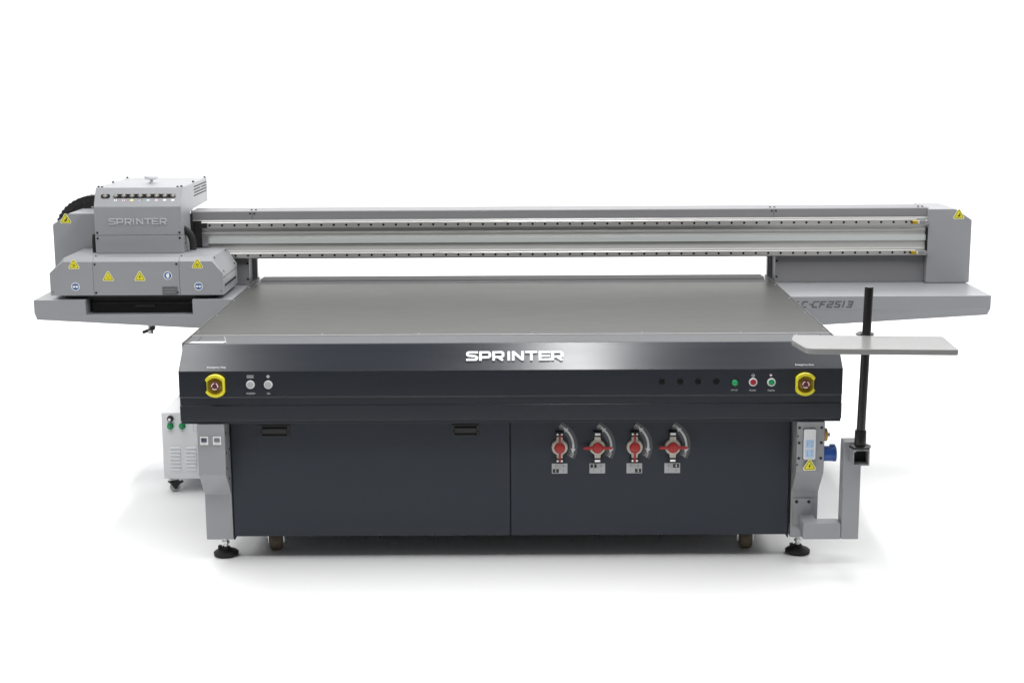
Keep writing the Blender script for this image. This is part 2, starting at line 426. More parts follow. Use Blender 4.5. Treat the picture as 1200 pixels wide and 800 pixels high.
# ---------------------------------------------------------------- emergency stops
def estop(x, z, flip):
    mb = MB(); mb.M = front(x, 0, z) @ Matrix.Diagonal((flip, 1, 1, 1))
    n = 48
    def outline(r, cut, notch):
        P = []
        for i in range(n):
            a = 2 * PI * i / n; X, Y = r * math.cos(a), r * math.sin(a)
            X = max(-cut, min(cut, X))
            if notch and X < -cut + .001 and abs(Y) < r * .46: X = -cut + .006
            P.append((X, Y))
        return P
    o = outline(.052, .043, True); i1 = outline(.0375, .0335, False); i2 = outline(.025, .025, False)
    # wall of the guard as a shell: outer up, rim, inner bowl down
    rings = [(outline(.049, .040, True), 0), (o, .020), (outline(.0495, .0405, True), .026), (i1, .026), (outline(.0345, .031, False), .014), (i2, .006)]
    v = []; f = []
    for P, z_ in rings: v += [(p[0], p[1], z_) for p in P]
    for k in range(len(rings) - 1):
        for q in range(n): f.append((k * n + q, k * n + (q + 1) % n, (k + 1) * n + (q + 1) % n, (k + 1) * n + q))
    mb.add(v[:4 * n], f[:3 * n], 'yellow_plastic')
    mb.add(v[3 * n:], [tuple(j for j in q) for q in [(k * n + a, k * n + (a + 1) % n, (k + 1) * n + (a + 1) % n, (k + 1) * n + a) for k in range(2) for a in range(n)]] + [tuple(2 * n + j for j in range(n))], 'ochre_plastic')
    g = mb.build('emergency_stop', PR, smooth=True)
    mb = MB(); mb.M = front(x, 0, z)
    mb.lathe([(.012, .006), (.012, .018), (.0195, .020), (.020, .025), (.016, .029), (.005, .030)], 'button_maroon', n=32)
    for k in range(3):
        a0 = 100 + k * 120
        mb.ring((0, 0), .0158, .0112, .0285, .0308, 'pink_ink', a0, a0 + 85, 10)
    mb.build('stop_button', g, smooth=True)
    return g
estop(-1.287, .841, 1); estop(1.284, .837, -1)

# ---------------------------------------------------------------- push buttons
def push(x, z, ringm, capm, label, r=.0165, dome=False):
    mb = MB(); mb.M = front(x, 0, z)
    mb.lathe([(r * 1.12, 0), (r * 1.12, .003), (r, .006), (r * .82, .006), (r * .8, .002)], ringm, n=28)
    b = mb.build('push_button', PR, smooth=True); lab(b, label)
    mb = MB(); mb.M = front(x, 0, z)
    mb.lathe([(r * .78, .001), (r * .78, .008 if not dome else .010), (r * .6, .0095 if not dome else .014), (r * .1, .0095 if not dome else .016)], capm, n=28)
    mb.build('button_cap', b, smooth=True)
push(-1.136, .843, 'white_plastic', 'grey_button', 'pale grey push button, left of the pair', .0168)
push(-1.058, .842, 'white_plastic', 'grey_button', 'pale grey push button, right of the pair', .0168)
push(.979, .842, 'black_plastic', 'green_lens', 'green indicator with a black rim', .0175, True)
push(1.059, .844, 'white_plastic', 'red_lens', 'red push button with a white rim', .0165)
push(1.139, .843, 'white_plastic', 'green_lens', 'green push button with a white rim', .0165)

# ---------------------------------------------------------------- cabinet
mb = MB(); mb.box(-1.252, 1.246, .130, 2.0, .117, .70, 'slate_paint')
mb.box(-1.258, -1.253, .112, .16, .10, .664, 'gap'); mb.box(1.2475, 1.252, .112, .16, .10, .664, 'gap')
for x in (-.60, -.335, .40, .675): mb.box(x - .003, x + .003, .14, .16, .090, .1165, 'gap')
cabinet = mb.build('cabinet', PR)
for x0, x1 in ((-1.2515, -.0055), (-.0005, 1.2455)):
    mb = MB(); mb.box(x0, x1, .107, .1295, .117, .663, 'slate_paint')
    d = mb.build('door_panel', cabinet, bevel=.0015)
for x0, x1 in ((-1.124, -.987), (-.263, -.140)):
    mb = MB(); mb.M = front(0, .1068, 0)
    z0, z1 = .580, .634
    mb.box(x0, x1, z0, z1, 0, .0015, 'void')
    for a, b, c, d_ in ((x0, x1, z1 - .004, z1), (x0, x1, z0, z0 + .006), (x0, x0 + .012, z0 + .006, z1 - .004), (x1 - .012, x1, z0 + .006, z1 - .004)):
        mb.box(a, b, c, d_, .0015, .004, 'black_plastic')
    mb.box(x0 + .014, x1 - .014, z0 + .016, z1 - .016, .0015, .006, 'black_plastic')
    mb.screw(x0 + .007, z0 + .022, .004, .007, 'black_plastic'); mb.screw(x1 - .007, z0 + .022, .004, .007, 'black_plastic')
    mb.build('recessed_handle', cabinet, bevel=.0008)

# ---------------------------------------------------------------- valves
def valve(x, turned, num):
    z = .529
    F = front(x, .1065, z)
    mb = MB(); mb.M = F
    mb.lathe([(.036, 0), (.036, .014), (.031, .020), (.010, .022)], 'valve_body', n=28)
    for s in (-1, 1):
        mb.prism([(-.015, s * .025), (.015, s * .025), (.0125, s * .055), (-.0125, s * .055)][::s], .002, .018, 'valve_body')
    v = mb.build('valve', PR, bevel=.002)
    lab(v, 'valve with its red lever %s, number %d' % ('lying crosswise' if turned else 'upright', num))
    for s in (-1, 1):
        mb = MB(); mb.M = F
        mb.box(-.019, .019, s * .060 - .0115, s * .060 + .0115, .0019, .0192, 'rubber')
        if turned: mb.box(-.012, .012, s * .061 - .005, s * .061 + .005, .0192, .0205, 'white_ink')
        else:
            for q in (-.0095, .0095): mb.cyl((q, s * .061, .0192), .005, .0015, 'white_ink', n=12)
        mb.build('hose_clamp', v, bevel=.001)
    mb = MB(); mb.M = F @ (Matrix.Rotation(PI / 2, 4, 'Z') if turned else Matrix.Identity(4))
    mb.lathe([(.024, .020), (.0245, .030), (.020, .036), (.008, .0375)], 'valve_red', n=28)
    if turned:
        for s in (-1, 1):
            mb.prism([(-.007, s * .02), (.007, s * .02), (.0058, s * .062), (-.0058, s * .064)][::s], .024, .033, 'valve_red')
    else:
        for s in (-1, 1):
            mb.prism([(-.0045, s * .02), (.0045, s * .02), (.0042, s * .063), (-.0042, s * .064)][::s], .024, .033, 'valve_red')
    mb.build('lever', v, bevel=.0015)
    # curved sticker with a double arrow
    mb = MB(); mb.M = F @ Matrix.Translation((-.040, .002, .0005))
    mb.ring((0, 0), .121, .083, 0, .0006, 'sticker_smoke', -30, 66, 24)
    mb.ring((0, 0), .1062, .0968, .0006, .0012, 'arrow_ink', -8, 47, 20)
    for a, sg in ((-8, -1), (47, 1)):
        r = .1015; a_ = math.radians(a); c = Vector((math.cos(a_), math.sin(a_))); t = Vector((-c.y, c.x)) * sg
        p0 = c * r + t * .017; p1 = c * (r + .0115) - t * .003; p2 = c * (r - .0115) - t * .003
        mb.prism([tuple(p0), tuple(p1), tuple(p2)][::sg], .0006, .0014, 'arrow_ink')
    for a in (60, -23):
        a_ = math.radians(a); X, Y = .1015 * math.cos(a_), .1015 * math.sin(a_)
        Mold = mb.M.copy(); mb.M = mb.M @ Matrix.Translation((X, Y, .0006)) @ Matrix.Rotation(a_ - PI / 2, 4, 'Z')
        for q in (-.008, .0, .008):
            mb.stroke([(q - .003, -.007), (q - .001, .007), (q + .003, .004)], .002, 0, .0006, 'arrow_ink')
        mb.M = Mold
    mb.build('arrow_label', PR)
    mb = MB(); mb.M = front(x, .1065, .4285)
    mb.box(-.035, .035, -.023, .023, 0, .001, 'label_grey')
    cells = {2: (-.017, .011), 4: (.017, .011), 1: (-.017, -.011), 3: (.017, -.011)}
    for k, (cx, cy) in cells.items():
        hot = (k == num)
        if hot: mb.box(cx - .014, cx + .014, cy - .0088, cy + .0088, .001, .0016, 'black_ink')
        font_text(mb, str(k), cx, cy, .018 if hot else .014, 'white_ink' if hot else 'grey_ink', .0016 if hot else .001, .0003)
    mb.build('number_label', PR)
for x, t, k in ((.218, False, 1), (.387, True, 2), (.553, False, 3), (.723, True, 4)): valve(x, t, k)

# ---------------------------------------------------------------- front legs
def leg(s):
    mb = MB()
    xo0, xi0 = s * 1.380, s * 1.259        # outer / inner edge
    prof = [(.0, .664), (.0, .435), (.105, .315), (.105, .103), (.25, .103), (.25, .664)]
    mb.prism(prof, min(xo0, xi0), max(xo0, xi0), 'grey_paint', 'x')
    L = mb.build('leg', PR, bevel=.003)
    mb = MB()
    M = frame((s * 1.2588, 0, 0), (0, -s, 0), (0, 0, 1)) if 0 else None
    # side screws, on the face towards the cabinet and on the front
    mb.M = frame((s * 1.2589, 0, 0), (0, s, 0), (0, 0, 1)) @ Matrix.Identity(4)
    if s < 0:
        mb.M = frame((-1.2589, 0, 0), (0, 1, 0), (0, 0, 1))
        for y, z in ((.02, .62), (.02, .53), (.02, .46), (.07, .40), (.11, .60), (.09, .53)): mb.screw(y, z, .005, .003)
    mb.M = front(0, -.0005, 0)
    if s > 0:
        for x in (1.268, 1.365):
            for z in (.638, .570, .500): mb.screw(x, z, .006, .003)
        mb.screw(1.262, .60, .004, .003); mb.screw(1.262, .47, .004, .003)
    mb.build('screw', L)
    # levelling foot
    mb = MB(); c = (s * 1.312, .195 if s < 0 else .195, 0)
    mb.lathe([(.050, .0), (.056, .004), (.057, .016), (.050, .022), (.022, .034), (.018, .042)], 'rubber', c, 36)
    mb.lathe([(.011, .040), (.011, .10), (.009, .101)], 'zinc', c, 14)
    mb.lathe([(.017, .058), (.017, .070), (.010, .071)], 'zinc', c, 6)
    mb.box(c[0] - .035, c[0] - .020, c[1] - .01, c[1] + .01, .02, .046, 'rubber')
    mb.build('levelling_foot', L, smooth=True)
    return L
legL = leg(-1); legR = leg(1)
for x, m in ((-1.349, 'lcd_dark'), (-1.292, 'lcd_grey')):
    mb = MB(); mb.M = front(x, -.0005, .592)
    mb.box(-.0175, .0175, -.0185, .0185, 0, .006, 'white_plastic')
    mb.box(-.0125, .0125, -.0065, .013, .006, .0068, m)
    tiny_text(mb, 0, -.0125, .016, .003, 'grey_ink', 4, .0068)
    o = mb.build('digital_meter', legL, bevel=.001)
    lab(o, 'meter with a dark screen' if m == 'lcd_dark' else 'meter with a grey screen')
mb = MB(); mb.M = front(0, -.0004, 0); mb.box(-1.372, -1.272, .5605, .5625, 0, .001, 'label_grey'); mb.build('seam', legL)
mb = MB(); mb.M = front(1.3125, -.0005, .565)
P = []
for cx, cy, a0 in ((.020, .062, 0), (-.020, .062, 90), (-.020, -.062, 180), (.020, -.062, 270)):
    for k in range(5): a = math.radians(a0 + k * 22.5); P.append((cx + .006 * math.cos(a), cy + .006 * math.sin(a)))
mb.prism([(p[0] * 1.08, p[1] * 1.04) for p in P], 0, .002, 'black_ink'); mb.prism(P, .002, .012, 'white_plastic')
for cy in (.003, -.040):
    mb.box(-.019, .019, cy - .018, cy + .018, .012, .0135, 'pale_blue')
    for dx, dy, ang in ((-.009, .007, 60), (-.009, -.001, 0), (-.009, -.009, -60), (.009, .008, -30), (.009, -.008, 30)):
        a = math.radians(ang); mb.stroke([(dx - .003 * math.cos(a), cy + dy - .003 * math.sin(a)), (dx + .003 * math.cos(a), cy + dy + .003 * math.sin(a))], .0018, .0135, .0141, 'blue_sign')
mb.build('power_socket', legR, bevel=.0008)
triangle(front(1.314, -.0145, .468), 'bolt', .050, legR)
mb = MB(); mb.M = frame((1.380, .035, .598), (0, -1, 0), (0, 0, 1)) @ Matrix.Diagonal((1, 1, -1, 1))
mb.lathe([(.029, 0), (.029, .014), (.022, .017), (.004, .017)], 'amber_plastic', n=28)
mb.lathe([(.008, .017), (.008, .028), (.005, .029)], 'beam_paint', n=14)
for q in (-.010, .010): mb.box(-.034, -.026, q - .004, q + .004, .004, .011, 'grey_ink')
mb.build('key_switch', legR, smooth=False)
mb = MB(); mb.M = frame((1.380, .035, .512), (0, -1, 0), (0, 0, 1)) @ Matrix.Diagonal((1, 1, -1, 1))
mb.lathe([(.034, 0), (.034, .044), (.036, .045), (.036, .056), (.030, .056), (.028, .020)], 'blue_plastic', n=32)
mb.box(-.008, .008, .033, .041, .030, .052, 'blue_sign')
mb.build('inlet_plug', legR, smooth=True)

# ---------------------------------------------------------------- casters under the cabinet
def caster(x, y, rot, lbl):
    F = Matrix.Translation((x, y, 0)) @ Matrix.Rotation(rot, 4, 'Z')
    mb = MB(); mb.M = F
    mb.box(-.035, .035, -.035, .035, .104, .116, 'zinc')
    mb.prism([(-.022, .045), (.022, .045), (.030, .104), (-.030, .104)], -.028, -.024, 'zinc', 'y') if 0 else None
    for s in (-1, 1):
        mb.box(s * .035 - .002, s * .035 + .002, -.020, .020, .040, .104, 'zinc')
        mb.cyl((s * .033 - (.010 if s < 0 else 0), 0, .047), .008, .010, 'zinc', 'x', 10)
    c = mb.build('caster', PR)
    mb = MB(); mb.M = F @ frame((-.030, 0, .0465), (0, 1, 0), (0, 0, 1))
    mb.lathe([(.034, 0), (.043, .005), (.0465, .014), (.0465, .046), (.043, .055), (.034, .060)], 'caster_rubber', n=32)
    mb.build('wheel', c, smooth=True)
caster(-1.095, .27, .25, ''); caster(1.082, .27, -.02, '')

# ---------------------------------------------------------------- gantry beam
BY = 2.02
mb = MB()
# box section: cover on top, stepped aluminium face below
mb.prism([(BY, 1.347), (BY, 1.392), (BY + .004, 1.396), (2.215, 1.396), (2.215, 1.125), (BY + .012, 1.125), (BY + .012, 1.347)], -1.80, 2.335, 'beam_paint', 'x')
beam = mb.build('gantry_beam', PR)
mb = MB()
ap = [(BY + .011, 1.130), (2.006, 1.130), (2.006, 1.168), (2.009, 1.176), (2.012, 1.196), (2.010, 1.212), (2.010, 1.250), (2.016, 1.256), (2.016, 1.262), (2.009, 1.268), (2.009, 1.276), (2.016, 1.284), (2.014, 1.290), (2.010, 1.300), (2.012, 1.340), (2.0185, 1.346), (BY + .011, 1.346)]
mb.prism(ap, -1.80, 2.327, 'aluminium', 'x')
mb.build('extrusion', beam)
mb = MB(); mb.M = front(0, BY, 0)
for x in (-1.455, 1.468):
    for q in (-.012, .012): mb.screw(x + q, 1.383, .0055, .003)
    sm = MB(); sm.M = mb.M; sm.box(x - .0008, x + .0008, 1.348, 1.392, 0, .0006, 'gap'); sm.build('cover_seam', beam)
mb.M = Matrix.Translation((0, 0, 1.3962))
for x in (-1.455, 1.468, 2.30):
    for q in (-.012, .012): mb.screw(x + q, 2.075, .006, .005)
mb.build('screw', beam)
for z0, z1 in ((1.302, 1.338), (1.134, 1.165)):
    mb = MB(); zc = (z0 + z1) / 2
    mb.prism([(2.003, z0), (1.9885, z0), (1.987, z0 + .003), (1.987, z1 - .005), (1.990, z1 - .001), (2.003, z1)], -1.78, 2.262, 'rail_steel', 'x')
    mb.M = front(0, 1.987, 0)
    x = -1.690
    while x < 2.21:
        mb.cyl((x, zc, 0), .0068, .0006, 'void', n=12); x += .0695
    mb.build('guide_rail', beam, bevel=.001)
    mb = MB(); mb.M = front(0, 1.984, 0)
    mb.lathe([(.012, -.01), (.012, .008), (.006, .012)], 'void', (2.226, zc, 0), 10) if 0 else None
    mb.box(2.232, 2.262, zc - .009, zc + .009, -.004, .022, 'brass'); mb.box(2.226, 2.234, zc - .004, zc + .006, -.004, .022, 'gap')
    mb.box(2.264, 2.275, zc - .008, zc + .008, .0, .012, 'white_plastic')
    mb.box(2.275, 2.305, zc - .010, zc + .010, .0, .018, 'beam_paint')
    mb.cyl((2.312, zc, 0), .012, .016, 'zinc', n=14)
    mb.build('end_stop', beam, bevel=.002)
mb = MB(); mb.box(-1.70, 2.32, 1.998, 2.0095, 1.2155, 1.2465, 'encoder_tape')
mb.build('encoder_strip', beam, bevel=.001)
mb = MB(); mb.box(-1.735, -1.700, 1.985, 2.0, 1.2, 1.268, 'zinc'); mb.box(-1.79, -1.737, 1.982, 2.0, 1.190, 1.345, 'black_plastic')
mb.box(-1.75, -1.705, 1.975, 1.984, 1.306, 1.334, 'black_plastic')
mb.build('strip_clamp', beam)

# ---------------------------------------------------------------- end covers
def cover(s):
    mb = MB()
    P = [(s * 2.327, .977), (s * 2.327, 1.392), (s * 2.475, 1.392), (s * 2.569, 1.330), (s * 2.569, .977)]
    mb.prism(P, 1.985, 2.335, 'grey_paint', 'y')
    c = mb.build('end_cover', PR, bevel=.004)
    triangle(front(s * 2.494, 1.9845, 1.357), 'hand', .055, c)
    return c
coverR = cover(1); coverL = cover(-1)
mb = MB(); mb.box(2.318, 2.3265, 1.99, 2.02, 1.15, 1.285, 'void'); mb.build('cable_slot', coverR)

# ---------------------------------------------------------------- gantry arms, support panels, posts
def arm(s):
    mb = MB()
    def solid(xa, xb, top_front, y0, za, zb):
        pass
    def botz(x): return .868 - (2.545 - abs(x)) * (.868 - .806) / (2.545 - 1.46)
    # cross-section: upright lip, then the lower face leans back a little
    def seg(x0, x1, ztop, ybk=2.33, yf=1.533):
        v = []
        for x in (x0, x1):
            b = botz(x); zl = min(.905, ztop)
            xx = x
            v += [(x, yf, ztop), (x, yf, zl), (s * 2.545 if abs(x) > 2.55 else x, yf + .012, b), (s * 2.545 if abs(x) > 2.55 else x, ybk, b), (x, ybk, ztop)]
        mb.add(v, [(0, 1, 2, 3, 4), (9, 8, 7, 6, 5)] + [(i, (i + 1) % 5, 5 + (i + 1) % 5, 5 + i) for i in range(5)], 'grey_paint')
    if s > 0:
        seg(s * 1.462, s * 2.558, .975)
    else:
        mb.prism([(-2.558, .975), (-2.28, .975), (-2.28, .893), (-1.708, .893), (-1.708, .975), (-1.462, .975), (-1.462, .806), (-2.545, .868), (-2.558, .905)], 1.533, 2.33, 'grey_paint', 'y')
        mb.box(-2.279, -1.7085, 1.86, 2.33, .894, .975, 'grey_paint')
    a = mb.build('gantry_arm', PR, bevel=.0025)
    mb = MB()
    mb.box(min(s * 1.487, s * 2.3265), max(s * 1.487, s * 2.3265), 2.04, 2.20, .9755, 1.1245, 'beam_paint')
    mb.M = front(0, 2.0395, 0)
    for z in (1.098, 1.009): mb.screw(s * 1.496, z, .0065, .003)
    mb.build('support_panel', a, bevel=.002)
    mb = MB()
    mb.box(min(s * 1.462, s * 1.472), max(s * 1.462, s * 1.472), 2.16, 2.205, .80, 1.1245, 'grey_paint')
    mb.box(min(s * 1.473, s * 1.486), max(s * 1.473, s * 1.486), 2.155, 2.20, .80, 1.1245, 'grey_paint')
    mb.build('post', a, bevel=.001)
    return a
armR = arm(1); armL = arm(-1)
mb = MB(); mb.M = front(0, 1.5325, 0)
def px(x): return 1.47 + (x - 90) * (1.828 - 1.50) / 1000 if 0 else x
h = .040
X = [1.4365, 1.4785, 1.5215, 1.5605, 1.5965, 1.6445, 1.6825, 1.7330, 1.7790, 1.8170] if 0 else None
letters(mb, 'FTC-CF2513', 0, .9135, .0365, [1.452, 1.492, 1.541, 1.579, 1.600, 1.639, 1.679, 1.7195, 1.759, 1.783], 'grey_ink', 0, .0008, th=.18, w=1.0, wide=.83, shear=.34)
mb.build('model_lettering', armR)
mb = MB(); mb.box(-2.262, -1.7090, 1.60, 1.85, .8945, .972, 'void')
mb.box(-2.03, -1.925, 1.594, 1.5995, .922, .940, 'gap'); mb.box(-2.262, -1.709, 1.5965, 1.5998, .945, .948, 'black_plastic')
mb.box(-2.262, -1.709, 1.58, 1.86, .972, .9755, 'black_plastic')
mb.build('cleaning_tray', armL)
mb = MB(); mb.M = Matrix.Translation((-1.965, 1.62, .0))
mb.cyl((0, 0, .795), .009, .05, 'zinc', n=12); mb.cyl((.006, 0, .775), .016, .022, 'zinc', n=14)
mb.M = mb.M @ Matrix.Translation((0, 0, .795)) @ Matrix.Rotation(-.35, 4, 'Y')
mb.box(-.040, .030, -.010, .010, -.008, .008, 'black_plastic'); mb.box(.010, .035, -.010, .010, .0, .016, 'black_plastic')
mb.build('clamp_screw', armL, bevel=.004)

# ---------------------------------------------------------------- cable chain behind the left end
mb = MB()
path = []
for i in range(13):
    a = PI - i / 12 * PI / 2
    path.append((-2.40 + .205 * math.cos(a), 2.31, 1.262 + .172 * math.sin(a)))
path += [(-2.40 + k * .05, 2.31, 1.434) for k in range(1, 5)]
path = [(-2.605, 2.31, 1.16), (-2.605, 2.31, 1.21)] + path
for i in range(len(path) - 1):
    p = Vector(path[i]); q = Vector(path[i + 1]); d = q - p
    ang = math.atan2(d.z, d.x)
    mb.M = Matrix.Translation((p + q) / 2) @ Matrix.Rotation(-ang, 4, 'Y')
    l = d.length
    mb.box(-l * .53, l * .53, -.045 - .002 * (i % 2), .045 + .002 * (i % 2), -.031, .031, 'black_plastic')
    mb.box(-l * .25, l * .25, -.049, .049, -.034, -.0315, 'black_plastic'); mb.box(-l * .25, l * .25, -.049, .049, .0315, .034, 'black_plastic')
    mb.cyl((0, -.050, 0), .010, .004, 'rubber', 'y', 10)
mb.build('cable_chain', PR, bevel=.002)

# ---------------------------------------------------------------- carriage
# lower cover: three sheet-metal sections, chamfered ends
YF, YR = 1.47, 1.885
def low_section(x0, x1, outer=None):
    """outer: which side carries the sloping end"""
    mb = MB()
    zt, zb = 1.208, 1.008
    if outer is None:
        xs = [[(x0, zt), (x1, zt)]]
        P = [(x0, zb), (x1, zb), (x1, zt), (x0, zt)]
    elif outer == 'L': P = [(x0, zb), (x1, zb), (x1, zt), (-2.372, zt), (x0, 1.128)]
    else: P = [(x0, zb), (x1, zb), (x1, 1.122), (-1.578, zt), (x0, zt)]
    n = len(P); ch = .020
    # rings: front face (top lowered by the chamfer), chamfer top, rear
    F = [(x, YF, min(z, zt - ch) if z >= zt - 1e-6 else z) for x, z in P]
    T = [(x, YF + ch * (1 if z >= zt - 1e-6 else 0.0), z) for x, z in P]
    Rr = [(x, YR, z) for x, z in P]
    v = F + T + Rr; f = [tuple(range(n))]
    for i in range(n):
        j = (i + 1) % n
        f.append((n + i, n + j, 2 * n + j, 2 * n + i))
        if P[i][1] >= zt - 1e-6 and P[j][1] >= zt - 1e-6: f.append((i, j, n + j, n + i))
        elif P[i][1] >= zt - 1e-6: f.append((i, j, n + i)) if 1 else None
        elif P[j][1] >= zt - 1e-6: f.append((i, j, n + j))
    f.append(tuple(2 * n + i for i in range(n))[::-1])
    mb.add(v, f, 'grey_paint')
    bm_fix = mb
    return mb
def finish(mb, name, parent, bevel):
    o = mb.build(name, parent)
    bm = bmesh.new(); bm.from_mesh(o.data); bmesh.ops.remove_doubles(bm, verts=bm.verts, dist=1e-5)
    bmesh.ops.dissolve_degenerate(bm, dist=1e-5, edges=bm.edges); bmesh.ops.recalc_face_normals(bm, faces=bm.faces)
    bm.to_mesh(o.data); bm.free()
    return o
mb = MB()
mb.box(-2.38, -1.585, YF + .03, YR - .01, .992, 1.15, 'black_plastic')
mb.box(-2.215, -1.79, 1.68, 1.89, 1.0, 1.30, 'black_plastic')
mb.box(-1.775, -1.762, 1.885, 1.905, 1.17, 1.40, 'black_plastic')
CLOC = (-.018, .07, -.010)
carriage = mb.build('carriage', PR); carriage.location = CLOC
for a in ((-2.447, -2.2145, 'L'), (-2.2130, -1.7545, None), (-1.7525, -1.522, 'R')):
    o = finish(low_section(*a), 'lower_cover', carriage, 0)
mb = MB(); mb.M = front(0, YF - .0004, 0)
for x, z in ((-2.203, 1.175), (-2.203, 1.022), (-1.767, 1.175), (-1.767, 1.022)): mb.screw(x, z, .0058, .003)
for x, z in ((-2.434, 1.028), (-1.534, 1.03)): mb.screw(x, z, .003, .002)
mb.M = frame((-1.5775, 0, 1.2085), (0.545, 0, -.838), (0, 1, 0)) @ Matrix.Identity(4)
# screws along the sloping right-hand end
Mx = frame((-1.578, YF, 1.208), (0.056, 0, -.086), (0, 1, 0))
mb.M = Mx
for u, v in ((.008, .05), (.008, .36), (.095, .05), (.095, .36)): mb.screw(u, v, .0058, .003)
mb.M = Matrix.Translation((0, 0, 1.2083))
for x in (-2.215, -1.755): mb.screw(x, 1.545, .005, .004)
mb.build('screw', carriage)
mb = MB()
mb.box(-1.5219, -1.5205, YF + .045, YR - .05, 1.046, 1.058, 'void'); mb.box(-1.5219, -1.5210, YF + .002, YR, 1.098, 1.1005, 'gap')
mb.box(-1.522, -1.520, YF + .03, YR - .03, 1.0405, 1.045, 'grey_paint')
mb.build('side_slot', carriage)
triangle(front(-2.314, YF - .0005, 1.171), 'sun', .0525, carriage)
triangle(front(-2.134, YF - .0005, 1.105), 'heat', .0525, carriage)
triangle(front(-1.965, YF - .0005, 1.105), 'bolt', .0525, carriage)
triangle(front(-1.655, YF - .0005, 1.171), 'sun', .0525, carriage)
round_label(front(-2.312, YF - .0005, 1.056), 'goggles', .0225, carriage)
round_label(front(-1.816, YF - .0005, 1.113), 'glove', .0225, carriage)
round_label(front(-1.654, YF - .0005, 1.055), 'goggles', .0225, carriage)
mb = MB(); mb.M = front(-1.807, YF - .0005, 1.0315)
mb.box(-.0405, .0405, -.022, .022, 0, .0012, 'id_plate')
for k in range(5): tiny_text(mb, -.004, .015 - k * .0075, .06, .0035, 'pale_ink' if k % 2 else 'grey_ink', 12, .0016)
mb.build('rating_plate', carriage)

# tower
XA, XB = -2.245, -1.772
mb = MB()
P = [(1.66, 1.307), (1.66, 1.462), (1.722, 1.561), (2.385, 1.561), (2.385, 1.425), (1.97, 1.418), (1.955, 1.410), (1.895, 1.410), (1.895, 1.307)]
mb.prism(P, XA, XB, 'grey_paint', 'x')
tower = mb.build('print_head_cover', PR, bevel=.003); tower.location = CLOC
mb = MB()
mb.prism([(1.66, 1.209), (1.66, 1.3055), (1.895, 1.3055), (1.895, 1.209)], XA, XB, 'grey_paint', 'x')
mb.build('lower_front_panel', carriage, bevel=.002)
mb = MB(); mb.M = front(0, 1.6595, 0)
for x in (XA + .013, XB - .013):
    for z in (1.322, 1.292): mb.screw(x, z, .006, .003)
mb.M = Matrix.Translation((0, 0, 1.5612))
for x in (XA + .01, XB - .01):
    for y in (1.745, 2.05, 2.37): mb.screw(x, y, .007, .008)
for x in (XA + .03, XB - .03): mb.screw(x, 1.742, .007, .006)
mb.M = frame((XB + .0004, 0, 0), (0, 1, 0), (0, 0, 1))
mb.screw(1.735, 1.255, .005, .003); mb.screw(1.93, 1.27, .005, .003)
mb.build('screw', carriage)
IN = frame((0, 1.66, 1.462), (1, 0, 0), (0, .062, .099))
mb = MB(); mb.M = IN
def stadium(x0, x1, yc, r, n=10):
    return [(x1 - r + r * math.cos(a), yc + r * math.sin(a)) for a in [(-PI / 2 + PI * i / n) for i in range(n + 1)]] + [(x0 + r + r * math.cos(a), yc + r * math.sin(a)) for a in [(PI / 2 + PI * i / n) for i in range(n + 1)]]
yc = .064
P = stadium(-2.212, -2.160, yc, .013); mb.prism(P, .0005, .0012, 'void')
P = stadium(-2.143, -1.803, yc, .0125); mb.prism(P, .0005, .0012, 'void')
mb.build('gauge_slot', tower)
inks = ['white_ink', 'pinkish_ink', 'yellow_ink', 'white_ink', 'cyan_ink', 'pinkish_ink', 'white_ink', 'white_ink']
xs = [-2.187] + [-2.130 + k * .0447 for k in range(8)]
for k, x in enumerate(xs):
    mb = MB(); mb.M = IN @ Matrix.Translation((x, yc, .0012))
    mb.lathe([(.0105, 0), (.0105, .006), (.008, .009), (.003, .0095)], 'gauge_glass', n=16)
    mb.box(-.013, .013, -.0035, .0035, 0, .004, 'gauge_glass')
    mb.build('knob_fitting', tower, smooth=False)
for k, x in enumerate(xs[1:]):
    mb = MB(); mb.M = IN; m = inks[k]
    if k in (0, 1):
        for q in (-.007, .003): mb.box(x + q, x + q + .005, yc - .030, yc - .018, .0003, .0009, m)
    elif k == 3: mb.stroke([(x - .007, yc - .030), (x + .007, yc - .018)], .002, .0003, .0009, m); mb.stroke([(x + .005, yc - .022), (x + .01, yc - .018)], .003, .001, .0015, 'black_ink')
    else: mb.box(x - .009, x + .008, yc - .030, yc - .019, .0003, .0009, m)
    mb.build('channel_print', tower)
mb = MB(); mb.M = front(0, 1.6595, 0)
sc = .313 / (1040 - 118)
adv = [(x - 118) * sc for x in (118, 240, 375, 500, 560, 690, 805, 935)]
letters(mb, 'SPRINTER', -2.166, 1.366, .034, adv, 'emboss', 0, .004, th=.21, w=1.1)
mb.build('nameplate_lettering', tower)
mb = MB(); mb.M = frame((XB + .0003, 0, 0), (0, 1, 0), (0, 0, 1))
for r in range(4):
    z = 1.538 - r * .0165
    for k in range(13):
        y = 2.02 + k * .0265 - (.012 if r % 2 else 0)
        if r == 1 and k == 7: continue
        mb.box(y, y + .019, z - .0030, z + .0030, 0, .0008, 'void')
mb.build('vent_slots', tower)
mb = MB(); mb.M = Matrix.Translation((-2.005, 2.00, 1.5615))
mb.lathe([(.018, 0), (.014, .005), (.006, .011), (.008, .017), (.030, .022), (.039, .025), (.041, .040), (.036, .043)], 'white_enamel', n=10)
mb.build('lid_knob', tower, bevel=.001)
